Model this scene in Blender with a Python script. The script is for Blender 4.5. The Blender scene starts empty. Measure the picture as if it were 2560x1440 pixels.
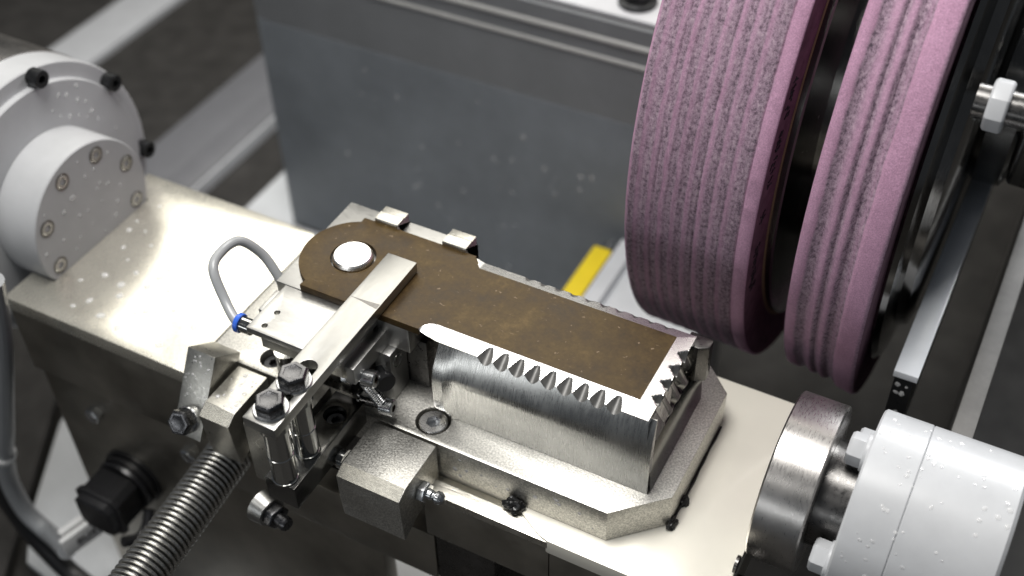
import bpy, bmesh, math, random
from mathutils import Vector, Matrix, noise
random.seed(7)
S = 0.001                      # all coordinates below are millimetres
scene = bpy.context.scene
C = scene.collection

# ------------------------------------------------------------------ camera
cam_d = bpy.data.cameras.new('camera'); cam = bpy.data.objects.new('camera', cam_d); C.objects.link(cam)
R0 = Vector((0.88583, 0.46378, -0.01469)); R1 = Vector((0.31125, -0.61739, -0.72246))
R0.normalize(); R1 = (R1 - R0 * R1.dot(R0)).normalized(); R2 = R0.cross(R1)
CAM = Vector((223.7, -413.0, 449.3))
M = Matrix((R0, -R1, -R2)).transposed().to_4x4(); M.translation = CAM * S
cam.matrix_world = M
cam_d.sensor_width = 36.0; cam_d.lens = 36.0 * 3064.3 / 2560
cam_d.clip_start = 0.01; cam_d.clip_end = 50
cam_d.dof.use_dof = True; cam_d.dof.focus_distance = 0.53; cam_d.dof.aperture_fstop = 5.4
cam_d.dof.aperture_blades = 7
scene.camera = cam

# ------------------------------------------------------------------ world and lamps
w = bpy.data.worlds.new('World'); scene.world = w; w.use_nodes = True
wn = w.node_tree.nodes['Background']; wn.inputs[0].default_value = (0.80, 0.88, 1.0, 1); wn.inputs[1].default_value = 0.07

def area(name, loc, target, sx, sy, power, col):
    d = bpy.data.lights.new(name, 'AREA'); d.shape = 'RECTANGLE'; d.size = sx * S; d.size_y = sy * S
    d.energy = power; d.color = col
    o = bpy.data.objects.new(name, d); C.objects.link(o); o.location = Vector(loc) * S
    o.rotation_euler = (Vector(target) - Vector(loc)).to_track_quat('-Z', 'Y').to_euler()
    return o
area('ceiling_lamp', (-90, -120, 1000), (-40, -90, 0), 460, 380, 11.5, (1.0, 0.98, 0.95))
area('machine_lamp', (-330, 660, 860), (-60, -40, 20), 1250, 520, 8.5, (1.0, 0.965, 0.88))
area('front_lamp', (-230, -760, 720), (20, -100, 40), 560, 130, 1.1, (1.0, 0.99, 0.97))
area('side_lamp', (300, 470, 380), (205, 130, 15), 170, 170, 2.6, (0.96, 0.98, 1.0))
area('door_window', (-160, -870, 120), (0, -60, 50), 860, 110, 0.8, (0.95, 0.98, 1.0))

vs = scene.view_settings; vs.view_transform = 'Standard'; vs.look = 'None'; vs.exposure = 0.0; vs.gamma = 1.0; vs.use_curve_mapping = False
scene.cycles.use_denoising = True
scene.cycles.max_bounces = 8; scene.cycles.sample_clamp_indirect = 6.0
scene.cycles.caustics_reflective = False; scene.cycles.caustics_refractive = False

# ------------------------------------------------------------------ materials
def new_mat(name):
    m = bpy.data.materials.new(name); m.use_nodes = True; nt = m.node_tree
    return m, nt, nt.nodes['Principled BSDF']
def link(nt, a, b): nt.links.new(a, b)
def coords(nt, scale):
    tc = nt.nodes.new('ShaderNodeTexCoord'); mp = nt.nodes.new('ShaderNodeMapping'); mp.inputs['Scale'].default_value = scale
    link(nt, tc.outputs['Object'], mp.inputs['Vector']); return mp.outputs['Vector']
def noise_tex(nt, vec, scale, detail=4, rough=0.6):
    n = nt.nodes.new('ShaderNodeTexNoise'); n.inputs['Scale'].default_value = scale
    n.inputs['Detail'].default_value = detail; n.inputs['Roughness'].default_value = rough
    link(nt, vec, n.inputs['Vector']); return n.outputs['Fac']
def ramp(nt, fac, stops, interp='LINEAR'):
    r = nt.nodes.new('ShaderNodeValToRGB'); e = r.color_ramp.elements; r.color_ramp.interpolation = interp
    while len(e) < len(stops): e.new(0.5)
    for k, (p, c) in enumerate(stops):
        e[k].position = p; e[k].color = (c[0], c[1], c[2], 1) if hasattr(c, '__len__') else (c, c, c, 1)
    link(nt, fac, r.inputs['Fac']); return r.outputs['Color']
def maprange(nt, fac, a, b, c, d):
    n = nt.nodes.new('ShaderNodeMapRange'); n.inputs[1].default_value = a; n.inputs[2].default_value = b
    n.inputs[3].default_value = c; n.inputs[4].default_value = d; link(nt, fac, n.inputs[0]); return n.outputs[0]
def bump(nt, fac, dist, strength, b):
    n = nt.nodes.new('ShaderNodeBump'); n.inputs['Distance'].default_value = dist * S; n.inputs['Strength'].default_value = strength
    link(nt, fac, n.inputs['Height']); link(nt, n.outputs['Normal'], b.inputs['Normal']); return n
def mix(nt, fac, a, b, mode='MIX'):
    n = nt.nodes.new('ShaderNodeMix'); n.data_type = 'RGBA'; n.blend_type = mode
    if isinstance(fac, float): n.inputs[0].default_value = fac
    else: link(nt, fac, n.inputs[0])
    for k, v in ((6, a), (7, b)):
        if hasattr(v, 'links') or hasattr(v, 'is_linked'): link(nt, v, n.inputs[k])
        else: n.inputs[k].default_value = (*v, 1)
    return n.outputs[2]

def metal(name, col, rough, stretch=(1, 1, 1), scale=900, var=0.10, bmp=0.02, metallic=1.0, blotch=0.15, bscale=60, grainy=0.0, film=0.0):
    """machined metal: stretched fine grain in roughness, relief and a little in colour, plus large faint blotches"""
    m, nt, b = new_mat(name)
    v = coords(nt, stretch); f = noise_tex(nt, v, scale, 3, 0.6)
    g = noise_tex(nt, coords(nt, (1, 1, 1)), bscale, 5, 0.6)
    c2 = tuple(x * (1 - blotch) for x in col); c3 = tuple(min(1, x * (1 + blotch * .6)) for x in col)
    base = ramp(nt, g, [(0.3, c2), (0.7, c3)])
    if grainy:
        gr = noise_tex(nt, coords(nt, (1, 1, 1)), 1150, 2, 0.7)
        base = mix(nt, grainy, base, ramp(nt, gr, [(0.35, 0.25), (0.65, 1.0)]), 'MULTIPLY')
    link(nt, base, b.inputs['Base Color'])
    b.inputs['Metallic'].default_value = metallic
    r1 = maprange(nt, f, 0.25, 0.75, rough - var, rough + var)
    ad = nt.nodes.new('ShaderNodeMath'); ad.operation = 'ADD'; ad.use_clamp = True
    link(nt, r1, ad.inputs[0]); link(nt, maprange(nt, g, 0.3, 0.7, -var * .5, var * .5), ad.inputs[1])
    link(nt, ad.outputs[0], b.inputs['Roughness'])
    bn = bump(nt, f, bmp, 1.0, b)
    if film:
        fb_ = nt.nodes.new('ShaderNodeBump'); fb_.inputs['Distance'].default_value = film * S; link(nt, noise_tex(nt, coords(nt, (1, 1.6, 1)), 70, 4, 0.55), fb_.inputs['Height']); link(nt, fb_.outputs['Normal'], bn.inputs['Normal'])
    return m
def paint(name, col, rough=0.35, spec=0.5, bmp=0.01, scale=500, blotch=0.06, metallic=0.0, bscale=40):
    m, nt, b = new_mat(name)
    g = noise_tex(nt, coords(nt, (1, 1, 1)), bscale, 5, 0.65)
    link(nt, ramp(nt, g, [(0.3, tuple(x * (1 - blotch) for x in col)), (0.7, tuple(min(1, x * (1 + blotch)) for x in col))]), b.inputs['Base Color'])
    b.inputs['Roughness'].default_value = rough; b.inputs['Specular IOR Level'].default_value = spec
    b.inputs['Metallic'].default_value = metallic
    bump(nt, noise_tex(nt, coords(nt, (1, 1, 1)), scale, 3), bmp, 1.0, b)
    return m

MT = {}
MT['table'] = metal('ground_table_steel', (0.86, 0.83, 0.73), 0.28, (1, 6, 1), 500, .05, .004, 0.85, .06, 45, 0.0, .10)
MT['scraped'] = metal('scraped_steel', (0.80, 0.77, 0.69), 0.33, (.5, 6, 1), 260, .12, .12, 1.0, .25, 60)
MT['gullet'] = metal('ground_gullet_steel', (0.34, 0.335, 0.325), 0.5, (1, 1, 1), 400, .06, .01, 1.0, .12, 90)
MT['pad'] = metal('pale_table_steel', (0.90, 0.865, 0.76), 0.34, (1, 6, 1), 500, .04, .003, 0.30, .03, 30, 0.0, .06)
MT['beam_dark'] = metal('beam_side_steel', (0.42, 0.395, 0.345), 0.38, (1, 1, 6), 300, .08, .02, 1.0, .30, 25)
MT['base'] = metal('blasted_plate_steel', (0.78, 0.765, 0.715), 0.42, (1, 1, 1), 1000, .12, .09, 1.0, .10, 40, 0.6)
MT['bracket'] = metal('milled_bracket_steel', (0.66, 0.655, 0.63), 0.28, (7, .6, .30), 450, .08, .05, 1.0, .18, 50)
MT['plate'] = metal('ground_plate_steel', (0.46, 0.457, 0.445), 0.36, (1, 5, 1), 300, .08, .03, 1.0, .10, 70)
MT['bar'] = metal('clamp_bar_steel', (0.37, 0.367, 0.352), 0.36, (5, 1, 1), 300, .06, .012, 1.0, .08, 60)
MT['chrome'] = metal('polished_steel', (0.62, 0.62, 0.60), 0.13, (1, 1, 8), 400, .04, .004, 1.0, .05, 60)
MT['dark_chrome'] = metal('dark_polished_steel', (0.22, 0.218, 0.21), 0.2, (1, 1, 1), 500, .05, .01, 1.0, .2, 60)
MT['dark_steel'] = metal('dark_oiled_steel', (0.16, 0.155, 0.15), 0.30, (1, 1, 1), 500, .08, .02, 1.0, .25, 60)
MT['block'] = metal('block_steel', (0.60, 0.585, 0.535), 0.36, (1, 1, 1), 700, .10, .03, 1.0, .18, 50, .25)
MT['bolt'] = metal('bolt_steel', (0.13, 0.13, 0.135), 0.27, (1, 1, 1), 700, .08, .03, 1.0, .25, 120)
MT['zinc'] = metal('zinc_plated_steel', (0.66, 0.67, 0.68), 0.22, (1, 1, 1), 500, .06, .01, 1.0, .10, 90)
MT['black_ox'] = metal('black_oxide_steel', (0.035, 0.036, 0.038), 0.34, (1, 1, 1), 500, .08, .01, .7, .2, 80)
MT['edge'] = metal('ground_bevel_steel', (0.90, 0.89, 0.87), 0.28, (1, 8, 1), 400, .02, .001, 1.0, .03, 90)
MT['coupling'] = metal('turned_steel', (0.52, 0.50, 0.48), 0.30, (7, 1, 1), 300, .06, .01, 1.0, .22, 35)
MT['hub'] = metal('wheel_hub_steel', (0.16, 0.157, 0.15), 0.2, (7, 1, 1), 300, .06, .01, 1.0, .25, 25)
MT['flange'] = metal('blackened_flange_steel', (0.26, 0.25, 0.235), 0.16, (7, 1, 1), 300, .08, .01, 1.0, .3, 25)
MT['grey_paint'] = paint('light_grey_paint', (0.44, 0.447, 0.457), 0.38)
MT['white_paint'] = paint('white_grey_paint', (0.53, 0.54, 0.555), 0.3, .5, .03, 120)
MT['rail_white'] = paint('white_rail_paint', (0.78, 0.80, 0.83), 0.25, .6, .02, 120)
MT['panel'] = paint('blue_grey_panel', (0.158, 0.174, 0.190), 0.42, .4, .01, 300, .18, 0.0, 14)
MT['panel_up'] = paint('grey_panel', (0.17, 0.178, 0.186), 0.38, .5, .01, 300, .12, 0.0, 14)
MT['ridge'] = paint('panel_ridge', (0.34, 0.34, 0.33), 0.35)
MT['dark'] = paint('dark_machine_floor', (0.042, 0.040, 0.038), 0.6, .2, .05, 60, .3)
MT['dark_wall'] = paint('dark_grey_wall', (0.15, 0.145, 0.138), 0.55, .3, .02, 60, .25)
MT['sheet'] = paint('light_grey_sheet', (0.62, 0.64, 0.66), 0.45)
MT['rail'] = paint('grey_rail', (0.17, 0.172, 0.185), 0.4)
MT['rail_light'] = paint('pale_grey_rail', (0.50, 0.51, 0.53), 0.4)
MT['plastic_black'] = paint('black_plastic', (0.012, 0.012, 0.013), 0.32, .5, .02, 200, .2)
MT['rubber'] = paint('black_sealant', (0.010, 0.010, 0.010), 0.3, .5, .3, 500, .2)
MT['hose'] = paint('grey_hose', (0.33, 0.34, 0.35), 0.3, .5)
MT['cable'] = paint('grey_cable', (0.26, 0.27, 0.28), 0.32, .5)
MT['blue'] = paint('blue_plastic', (0.035, 0.13, 0.62), 0.3, .5)
MT['tag'] = paint('white_plastic', (0.72, 0.72, 0.71), 0.45)
MT['ink'] = paint('black_ink', (0.015, 0.012, 0.018), 0.5, .3)
MT['yellow'] = paint('yellow_paint', (0.86, 0.66, 0.03), 0.4)
MT['conduit'] = metal('conduit_steel', (0.72, 0.71, 0.68), 0.30, (1, 1, 1), 500, .08, .02, 1.0, .15, 40)
MT['wheel_side'] = paint('stained_shaded_stone', (0.16, 0.085, 0.118), 0.9, .2, .3, 900, .35, 0, 120)  # swarf stain and the side's shade, both put into this dark mauve
MT['tan_paper'] = paint('tan_paper', (0.30, 0.22, 0.12), 0.7)
MT['copper'] = metal('dark_socket_steel', (0.30, 0.20, 0.16), 0.3)

def droplet_mat():
    m, nt, b = new_mat('clear_water'); b.inputs['Base Color'].default_value = (0.9, 0.9, 0.9, 1)
    b.inputs['Roughness'].default_value = 0.06; b.inputs['IOR'].default_value = 1.33; b.inputs['Specular IOR Level'].default_value = 1.0
    t = nt.nodes.new('ShaderNodeBsdfTransparent'); x = nt.nodes.new('ShaderNodeMixShader'); x.inputs[0].default_value = 0.30
    link(nt, t.outputs[0], x.inputs[1]); link(nt, b.outputs[0], x.inputs[2]); link(nt, x.outputs[0], nt.nodes['Material Output'].inputs['Surface'])
    return m
MT['water'] = droplet_mat()

def blade_mat():
    m, nt, b = new_mat('brown_tempered_steel')
    v = coords(nt, (1, 1, 1)); g = noise_tex(nt, v, 55, 8, 0.75); h = noise_tex(nt, v, 700, 3, 0.7)
    c = ramp(nt, g, [(0.30, (0.028, 0.016, 0.005)), (0.48, (0.062, 0.037, 0.011)), (0.58, (0.082, 0.052, 0.017)), (0.72, (0.140, 0.093, 0.038))])
    c = mix(nt, 0.5, c, ramp(nt, h, [(0.3, 0.45), (0.7, 1.0)]), 'MULTIPLY')
    sp = noise_tex(nt, coords(nt, (1, 1, 1)), 380, 2, 0.5)
    c = mix(nt, maprange(nt, sp, 0.70, 0.76, 0, 0.55), c, (0.34, 0.25, 0.17))
    sc = noise_tex(nt, coords(nt, (1, 14, 1)), 150, 2, 0.5)
    c = mix(nt, maprange(nt, sc, 0.73, 0.77, 0, 0.35), c, (0.40, 0.31, 0.22))
    link(nt, c, b.inputs['Base Color']); b.inputs['Metallic'].default_value = 0.0; b.inputs['Specular IOR Level'].default_value = 0.26
    link(nt, maprange(nt, g, 0.3, 0.7, 0.34, 0.58), b.inputs['Roughness']); bump(nt, h, .02, 1, b)
    return m
MT['blade'] = blade_mat()

PINK = (0.63, 0.365, 0.52); GREYP = (0.30, 0.165, 0.215); PALE = (0.55, 0.36, 0.42)
def wheel_mat(name, stops, x0, x1):
    """pink aluminium-oxide grit; grey loading follows the worn tracks across the rim (local x)"""
    m, nt, b = new_mat(name)
    tc = nt.nodes.new('ShaderNodeTexCoord'); sp = nt.nodes.new('ShaderNodeSeparateXYZ'); link(nt, tc.outputs['Object'], sp.inputs[0])
    v = coords(nt, (1, 1, 1)); wob = noise_tex(nt, v, 60, 3)
    ad = nt.nodes.new('ShaderNodeMath'); ad.operation = 'ADD'; link(nt, sp.outputs[0], ad.inputs[0]); link(nt, maprange(nt, wob, .3, .7, -.0004, .0004), ad.inputs[1])
    t = maprange(nt, ad.outputs[0], x0 * S, x1 * S, 0, 1)
    load = ramp(nt, t, stops)                     # 0 clean pink .. 1 loaded grey
    grit = noise_tex(nt, v, 1600, 2, 0.75); pit = noise_tex(nt, coords(nt, (1, .8, .8)), 620, 6, 0.85)
    clean = ramp(nt, grit, [(0.3, tuple(x * .72 for x in PINK)), (0.7, tuple(min(1, x * 1.15) for x in PINK))])
    dirty = ramp(nt, pit, [(0.39, (0.10, 0.075, 0.10)), (0.455, (0.27, 0.195, 0.25)), (0.53, (0.39, 0.285, 0.355)), (0.63, (0.54, 0.43, 0.49))])
    c = mix(nt, load, clean, dirty)
    blot = noise_tex(nt, coords(nt, (1.6, 1, 1)), 22, 6, 0.7)
    c = mix(nt, 0.5, c, ramp(nt, blot, [(0.32, (0.62, 0.58, 0.60)), (0.55, (1, 1, 1))]), 'MULTIPLY')
    link(nt, c, b.inputs['Base Color']); b.inputs['Roughness'].default_value = 0.9; b.inputs['Specular IOR Level'].default_value = 0.25
    bump(nt, pit, .7, 1.0, b)
    return m

# ------------------------------------------------------------------ mesh helpers (mm)
def box(x0, x1, y0, y1, z0, z1, bm=None):
    bm = bm or bmesh.new()
    v = [bm.verts.new((x, y, z)) for x in (x0, x1) for y in (y0, y1) for z in (z0, z1)]
    for f in ((0, 1, 3, 2), (4, 6, 7, 5), (0, 4, 5, 1), (2, 3, 7, 6), (0, 2, 6, 4), (1, 5, 7, 3)): bm.faces.new([v[i] for i in f])
    return bm
def prism(axis, poly, a0, a1, bm=None):
    bm = bm or bmesh.new()
    def P(p, a): return {'x': (a, p[0], p[1]), 'y': (p[0], a, p[1]), 'z': (p[0], p[1], a)}[axis]
    A = [bm.verts.new(P(p, a0)) for p in poly]; B = [bm.verts.new(P(p, a1)) for p in poly]
    n = len(poly); bm.faces.new(A[::-1]); bm.faces.new(B)
    for i in range(n): bm.faces.new((A[i], A[(i + 1) % n], B[(i + 1) % n], B[i]))
    return bm
def arc(cx, cy, r, a0, a1, n=12):
    return [(cx + r * math.cos(math.radians(a0 + (a1 - a0) * k / n)), cy + r * math.sin(math.radians(a0 + (a1 - a0) * k / n))) for k in range(n + 1)]
def circle(cx, cy, r, n=32): return arc(cx, cy, r, 0, 360 - 360 / n, n - 1)
def plate(poly, holes, z0, z1):
    """a flat plate with real through holes"""
    bm = bmesh.new(); edges = []
    for loop in [poly] + holes:
        vs_ = [bm.verts.new((p[0], p[1], z0)) for p in loop]
        edges += [bm.edges.new((vs_[i], vs_[(i + 1) % len(vs_)])) for i in range(len(vs_))]
    bmesh.ops.triangle_fill(bm, use_beauty=True, use_dissolve=False, edges=edges)
    r = bmesh.ops.extrude_face_region(bm, geom=list(bm.faces))
    for v in r['geom']:
        if isinstance(v, bmesh.types.BMVert): v.co.z = z1
    bmesh.ops.recalc_face_normals(bm, faces=bm.faces)
    return bm
def frame(d):
    d = Vector(d).normalized(); u = d.orthogonal().normalized()
    if abs(d.z) < .99: u = Vector((0, 0, 1)).cross(d).normalized()
    return d, u, d.cross(u)
def lathe(o, d, prof, seg=48, bm=None, phase=0.0):
    """revolve (t along d, radius) about the line through o"""
    bm = bm or bmesh.new(); o = Vector(o); d, u, v = frame(d); rings = []
    for t, r in prof:
        if r < 1e-6: rings.append([bm.verts.new(o + d * t)])
        else: rings.append([bm.verts.new(o + d * t + (u * math.cos(a) + v * math.sin(a)) * r) for a in [phase + 2 * math.pi * k / seg for k in range(seg)]])
    for A, B in zip(rings, rings[1:]):
        for k in range(seg):
            k2 = (k + 1) % seg
            q = [A[k % len(A)], A[k2 % len(A)], B[k2 % len(B)], B[k % len(B)]]
            u_ = []; [u_.append(x) for x in q if x not in u_]
            if len(u_) > 2:
                try: bm.faces.new(u_)
                except ValueError: pass
    return bm
def smooth_path(pts, n=10):
    pts = [Vector(p) for p in pts]; P = [pts[0] * 2 - pts[1]] + pts + [pts[-1] * 2 - pts[-2]]; out = []
    for i in range(1, len(P) - 2):
        a, b, c, d = P[i - 1:i + 3]
        for k in range(n):
            t = k / n
            out.append(0.5 * ((2 * b) + (c - a) * t + (2 * a - 5 * b + 4 * c - d) * t * t + (3 * b - a - 3 * c + d) * t ** 3))
    return out + [pts[-1]]
def tube(path, r, seg=12, bm=None, caps=True):
    bm = bm or bmesh.new(); path = [Vector(p) for p in path]; rings = []; u = None
    for i, p in enumerate(path):
        d = (path[min(i + 1, len(path) - 1)] - path[max(i - 1, 0)]).normalized()
        u = d.orthogonal().normalized() if u is None else (u - d * u.dot(d)).normalized()
        v = d.cross(u); rr = r(i / (len(path) - 1)) if callable(r) else r
        rings.append([bm.verts.new(p + (u * math.cos(2 * math.pi * k / seg) + v * math.sin(2 * math.pi * k / seg)) * rr) for k in range(seg)])
    for A, B in zip(rings, rings[1:]):
        for k in range(seg): bm.faces.new((A[k], A[(k + 1) % seg], B[(k + 1) % seg], B[k]))
    if caps: bm.faces.new(rings[0][::-1]); bm.faces.new(rings[-1])
    return bm
def loft(sections, bm=None):
    bm = bm or bmesh.new(); L = [[bm.verts.new(p) for p in s] for s in sections]; n = len(L[0])
    for A, B in zip(L, L[1:]):
        for k in range(n): bm.faces.new((A[k], A[(k + 1) % n], B[(k + 1) % n], B[k]))
    bm.faces.new(L[0][::-1]); bm.faces.new(L[-1]); return bm
def grid(nu, nv, f, bm=None):
    bm = bm or bmesh.new(); V = [[bm.verts.new(f(i, j)) for j in range(nv)] for i in range(nu)]
    for i in range(nu - 1):
        for j in range(nv - 1): bm.faces.new((V[i][j], V[i + 1][j], V[i + 1][j + 1], V[i][j + 1]))
    return bm

BASE = {}
def obj(name, bm, mat, parent=None, bevel=0.0, angle=19, origin=None, fix=True, skip=None):
    """ONE mesh object; a child keeps its thing's origin"""
    if fix: bmesh.ops.recalc_face_normals(bm, faces=bm.faces)
    if bevel:
        bm.normal_update()
        ed = [e for e in bm.edges if len(e.link_faces) == 2 and e.calc_face_angle(0) > math.radians(30) and not (skip and skip(e.verts[0]) and skip(e.verts[1]))]
        bmesh.ops.bevel(bm, geom=ed, offset=bevel, offset_type='OFFSET', segments=2, profile=0.6, affect='EDGES', clamp_overlap=True)
    if parent is not None: org = BASE[parent.name]
    elif origin is not None: org = Vector(origin)
    else:
        xs = [v.co for v in bm.verts]
        org = Vector(((min(c.x for c in xs) + max(c.x for c in xs)) / 2, (min(c.y for c in xs) + max(c.y for c in xs)) / 2, min(c.z for c in xs)))
    for v in bm.verts: v.co = (v.co - org) * S
    me = bpy.data.meshes.new(name)
    bm.to_mesh(me); bm.free()
    for p in me.polygons: p.use_smooth = True
    me.set_sharp_from_angle(angle=math.radians(angle))
    me.materials.append(MT[mat] if isinstance(mat, str) else mat)
    o = bpy.data.objects.new(name, me); C.objects.link(o)
    if parent is not None: o.parent = parent
    else: o.location = org * S
    BASE[o.name] = org.copy()
    return o
def tag(o, label, cat, group=None):
    o['label'] = label; o['category'] = cat
    if group: o['group'] = group
    return o
def thing(name, loc, label, cat, group=None):
    o = bpy.data.objects.new(name, None); C.objects.link(o); o.empty_display_size = .01
    o.location = Vector(loc) * S; BASE[o.name] = Vector(loc); return tag(o, label, cat, group)
def struct(name, bm, mat, bevel=0.0):
    o = obj(name, bm, mat, None, bevel); o['kind'] = 'structure'; return o

def hex_head(o, d, af, h, phase=0.0):
    rc = af / math.sqrt(3); bm = lathe(o, d, [(0, 0), (0, rc), (h * .82, rc), (h, rc * .86), (h, rc * .62), (h - .25, rc * .60), (h - .25, 0)], 6, None, phase)
    return bm
def washer(o, d, r, t, ri=0.0): return lathe(o, d, [(0, ri), (0, r), (t * .7, r), (t, r - .35), (t, ri)] + ([] if ri == 0 else [(0, ri)]), 36)
def hex_bolt(parent, o, d, af, h, wr=0, mat='bolt', phase=0.0, wt=1.4, wmat='zinc'):
    o = Vector(o); n = Vector(d).normalized()
    b = obj('bolt', hex_head(o + n * (wt if wr else 0), d, af, h, phase), mat, parent, .15)
    if wr: obj('washer', washer(o, d, wr, wt), wmat, b)
    return b
def cap_screw(name, parent, o, d, r, h, sr, mat, depth=2.5, sock=None):
    """socket-head screw with a real hexagonal socket"""
    o = Vector(o); d_, u, v = frame(d); bm = lathe(o, d, [(0, 0), (0, r), (h - .4, r), (h, r - .4)], 36)
    top = [bm.verts.new(o + d_ * h + (u * math.cos(a) + v * math.sin(a)) * (r - .4)) for a in [2 * math.pi * k / 36 for k in range(36)]]
    hx = [bm.verts.new(o + d_ * h + (u * math.cos(a) + v * math.sin(a)) * sr) for a in [2 * math.pi * k / 6 for k in range(6)]]
    lo = [bm.verts.new(o + d_ * (h - depth) + (u * math.cos(a) + v * math.sin(a)) * sr) for a in [2 * math.pi * k / 6 for k in range(6)]]
    for k in range(6):
        k2 = (k + 1) % 6
        bm.faces.new([hx[k]] + [top[(k * 6 + j) % 36] for j in range(0, 7)] + [hx[k2]])
        bm.faces.new((hx[k], hx[k2], lo[k2], lo[k]))
    bmesh.ops.remove_doubles(bm, verts=bm.verts, dist=.01)
    scr = obj(name, bm, mat, parent)
    bs = lathe(o + d_ * (h - depth), d, [(0, 0), (0, sr * .99), (depth - .25, sr * .99), (depth - .25, sr * .93), (.1, sr * .93), (.1, 0)], 6)
    obj('socket', bs, sock or mat, scr, 0, 19, None, False)
    return scr
def drops(name, spots, normal, parent, r0, r1, flat=.35):
    """water beads lying on one surface"""
    bm = bmesh.new(); n, u, v = frame(normal)
    for p in spots:
        r = random.uniform(r0, r1); e = random.uniform(.75, 1.35); a = random.uniform(0, 6.28)
        U = u * math.cos(a) + v * math.sin(a); W = n.cross(U); K = 12
        rings = []
        for j in range(5):
            ph = j / 4 * math.pi / 2
            if j == 4: rings.append([bm.verts.new(Vector(p) + n * r * flat)])
            else: rings.append([bm.verts.new(Vector(p) + (U * e * math.cos(2 * math.pi * k / K) * (1 + .15 * math.sin(k * 2.3 + a)) + W * math.sin(2 * math.pi * k / K)) * r * math.cos(ph) + n * (r * flat * math.sin(ph) + .02)) for k in range(K)])
        for A, B in zip(rings, rings[1:]):
            for k in range(K):
                if len(B) == 1: bm.faces.new((A[k], A[(k + 1) % K], B[0]))
                else: bm.faces.new((A[k], A[(k + 1) % K], B[(k + 1) % K], B[k]))
        bm.faces.new(rings[0][::-1])
    o = obj(name, bm, 'water', parent, 0, 80, None, False); o['kind'] = 'stuff'; return o

# ================================================================== the setting: inside of the grinding machine
struct('floor', box(-1500, 900, -700, 1600, -290, -270), 'dark')
struct('rear_wall', box(-1500, 900, 1150, 1170, -270, 500), 'dark_wall')
struct('floor_sheet', plate([(-394, 700), (-392, 40), (-366, -46), (-326, -118), (-300, -150), (-245, -158), (-150, -150), (60, -150), (60, -60), (50, 224), (-342, 224), (-342, 700)], [], -266, -260), 'sheet')
struct('wall_right', box(229, 239, -30, 700, -260, 8), 'dark_wall', 1)
# rear splash panel with its bends
pn = thing('splash_panel', (-150, 225, -260), 'blue-grey sheet metal splash panel standing blurred behind the work', 'panel')
obj('lower_sheet', box(-341, 42, 225, 229, -258, -51), 'panel', pn, .8)
obj('upper_sheet', prism('x', [(225.5, -51), (222.5, 27), (226.5, 27), (230, -51)], -341, 42), 'panel_up', pn)
obj('bead', lathe((-341, 224.6, -2), (1, 0, 0), [(0, 0), (0, 2.2), (383, 2.2), (383, 0)], 20), 'ridge', pn)
obj('bead', lathe((-341, 224.0, 12.5), (1, 0, 0), [(0, 0), (0, 2.6), (383, 2.6), (383, 0)], 20), 'ridge', pn)
obj('ledge', box(-341, 42, 226.8, 330, 28, 31), 'rail_light', pn, .6)
drops('water_drops', [(random.gauss(-150, 60), 224.9, random.gauss(-140, 55)) for k in range(45)], (0, -1, 0), pn, .5, 1.5, .25)
b_ = thing('button_bolt', (-36, 246, 31), 'black round bolt blurred on the pale ledge above the splash panel', 'bolt')
obj('flange', lathe((-36, 246, 31), (0, 0, 1), [(0, 0), (0, 13), (3, 13), (4, 11), (4, 0)], 32), 'black_ox', b_)
obj('head', lathe((-36, 246, 35), (0, 0, 1), [(0, 0), (0, 8.5), (7, 8.2), (8.5, 6.5), (8.5, 0)], 32), 'black_ox', b_)
# rails running away on the left
tag(obj('guide_rail', box(-742, -685, 100, 1100, -272, -262), 'rail_light', None, 1), 'pale grey guide rail at the upper left behind the headstock', 'rail')
g_ = thing('slide_rail', (-492, 400, -272), 'wide stepped grey slide rail left of the splash panel', 'rail')
obj('rail_body', prism('y', [(-534, -272), (-534, -264), (-478, -261), (-478, -272)], 60, 1100), 'rail', g_, .8)
obj('rail_step', box(-477.5, -451, 60, 1100, -272, -255), 'rail', g_, 1.2)
tag(obj('edge_strip', box(-450, -447, 60, 1100, -272, -256), 'rail_light', None, .5), 'thin pale edge strip along the wide slide rail', 'strip')

# ================================================================== work table
tb = thing('work_table', (-30, -70, -72), 'long pale ground-steel table carrying the fixture between headstock and coupling', 'table')
obj('left_pad', prism('z', [(-238, -127.5), (-117, -127.5)] + arc(-122, -15, 5, 0, 90, 6) + [(-238, -10), (-238, -29), (-222.2, -29), (-222.2, -106), (-238, -106)], -9, 0), 'table', tb, .7)
obj('left_side', box(-237.5, -117.5, -127, -10.5, -55, -9.2), 'beam_dark', tb, .5)
obj('centre_beam', box(-117, 24, -121, -20, -60, -0.6), 'dark_steel', tb, .5)
obj('right_pad', prism('z', [(24.5, -10), (166, -10), (166, -134.5), (88, -134.5), (83, -133.2), (77, -130), (71.5, -126.5), (66.5, -122), (24.5, -122)], -9, 0), 'pad', tb, .5)
obj('right_side', box(88.5, 165.5, -134, -10.5, -35.5, -9.2), 'beam_dark', tb, .4)
obj('milled_pocket', prism('x', [(-134.4, -1.5), (-131, -0.9), (-127, -0.9), (-122.2, -3.4), (-122.2, -6), (-134.4, -6)], 24.2, 88.3), 'scraped', tb, .15)
obj('pocket_side', box(24.3, 88.2, -134.2, -122, -35.3, -6.1), 'beam_dark', tb, .3)
obj('lower_rail', box(-116, 28, -134.2, -121.5, -72, -36), 'beam_dark', tb, .6)
obj('cross_rib', box(28.5, 60, -133.5, -60, -120, -36), 'dark_steel', tb, .6)
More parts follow.
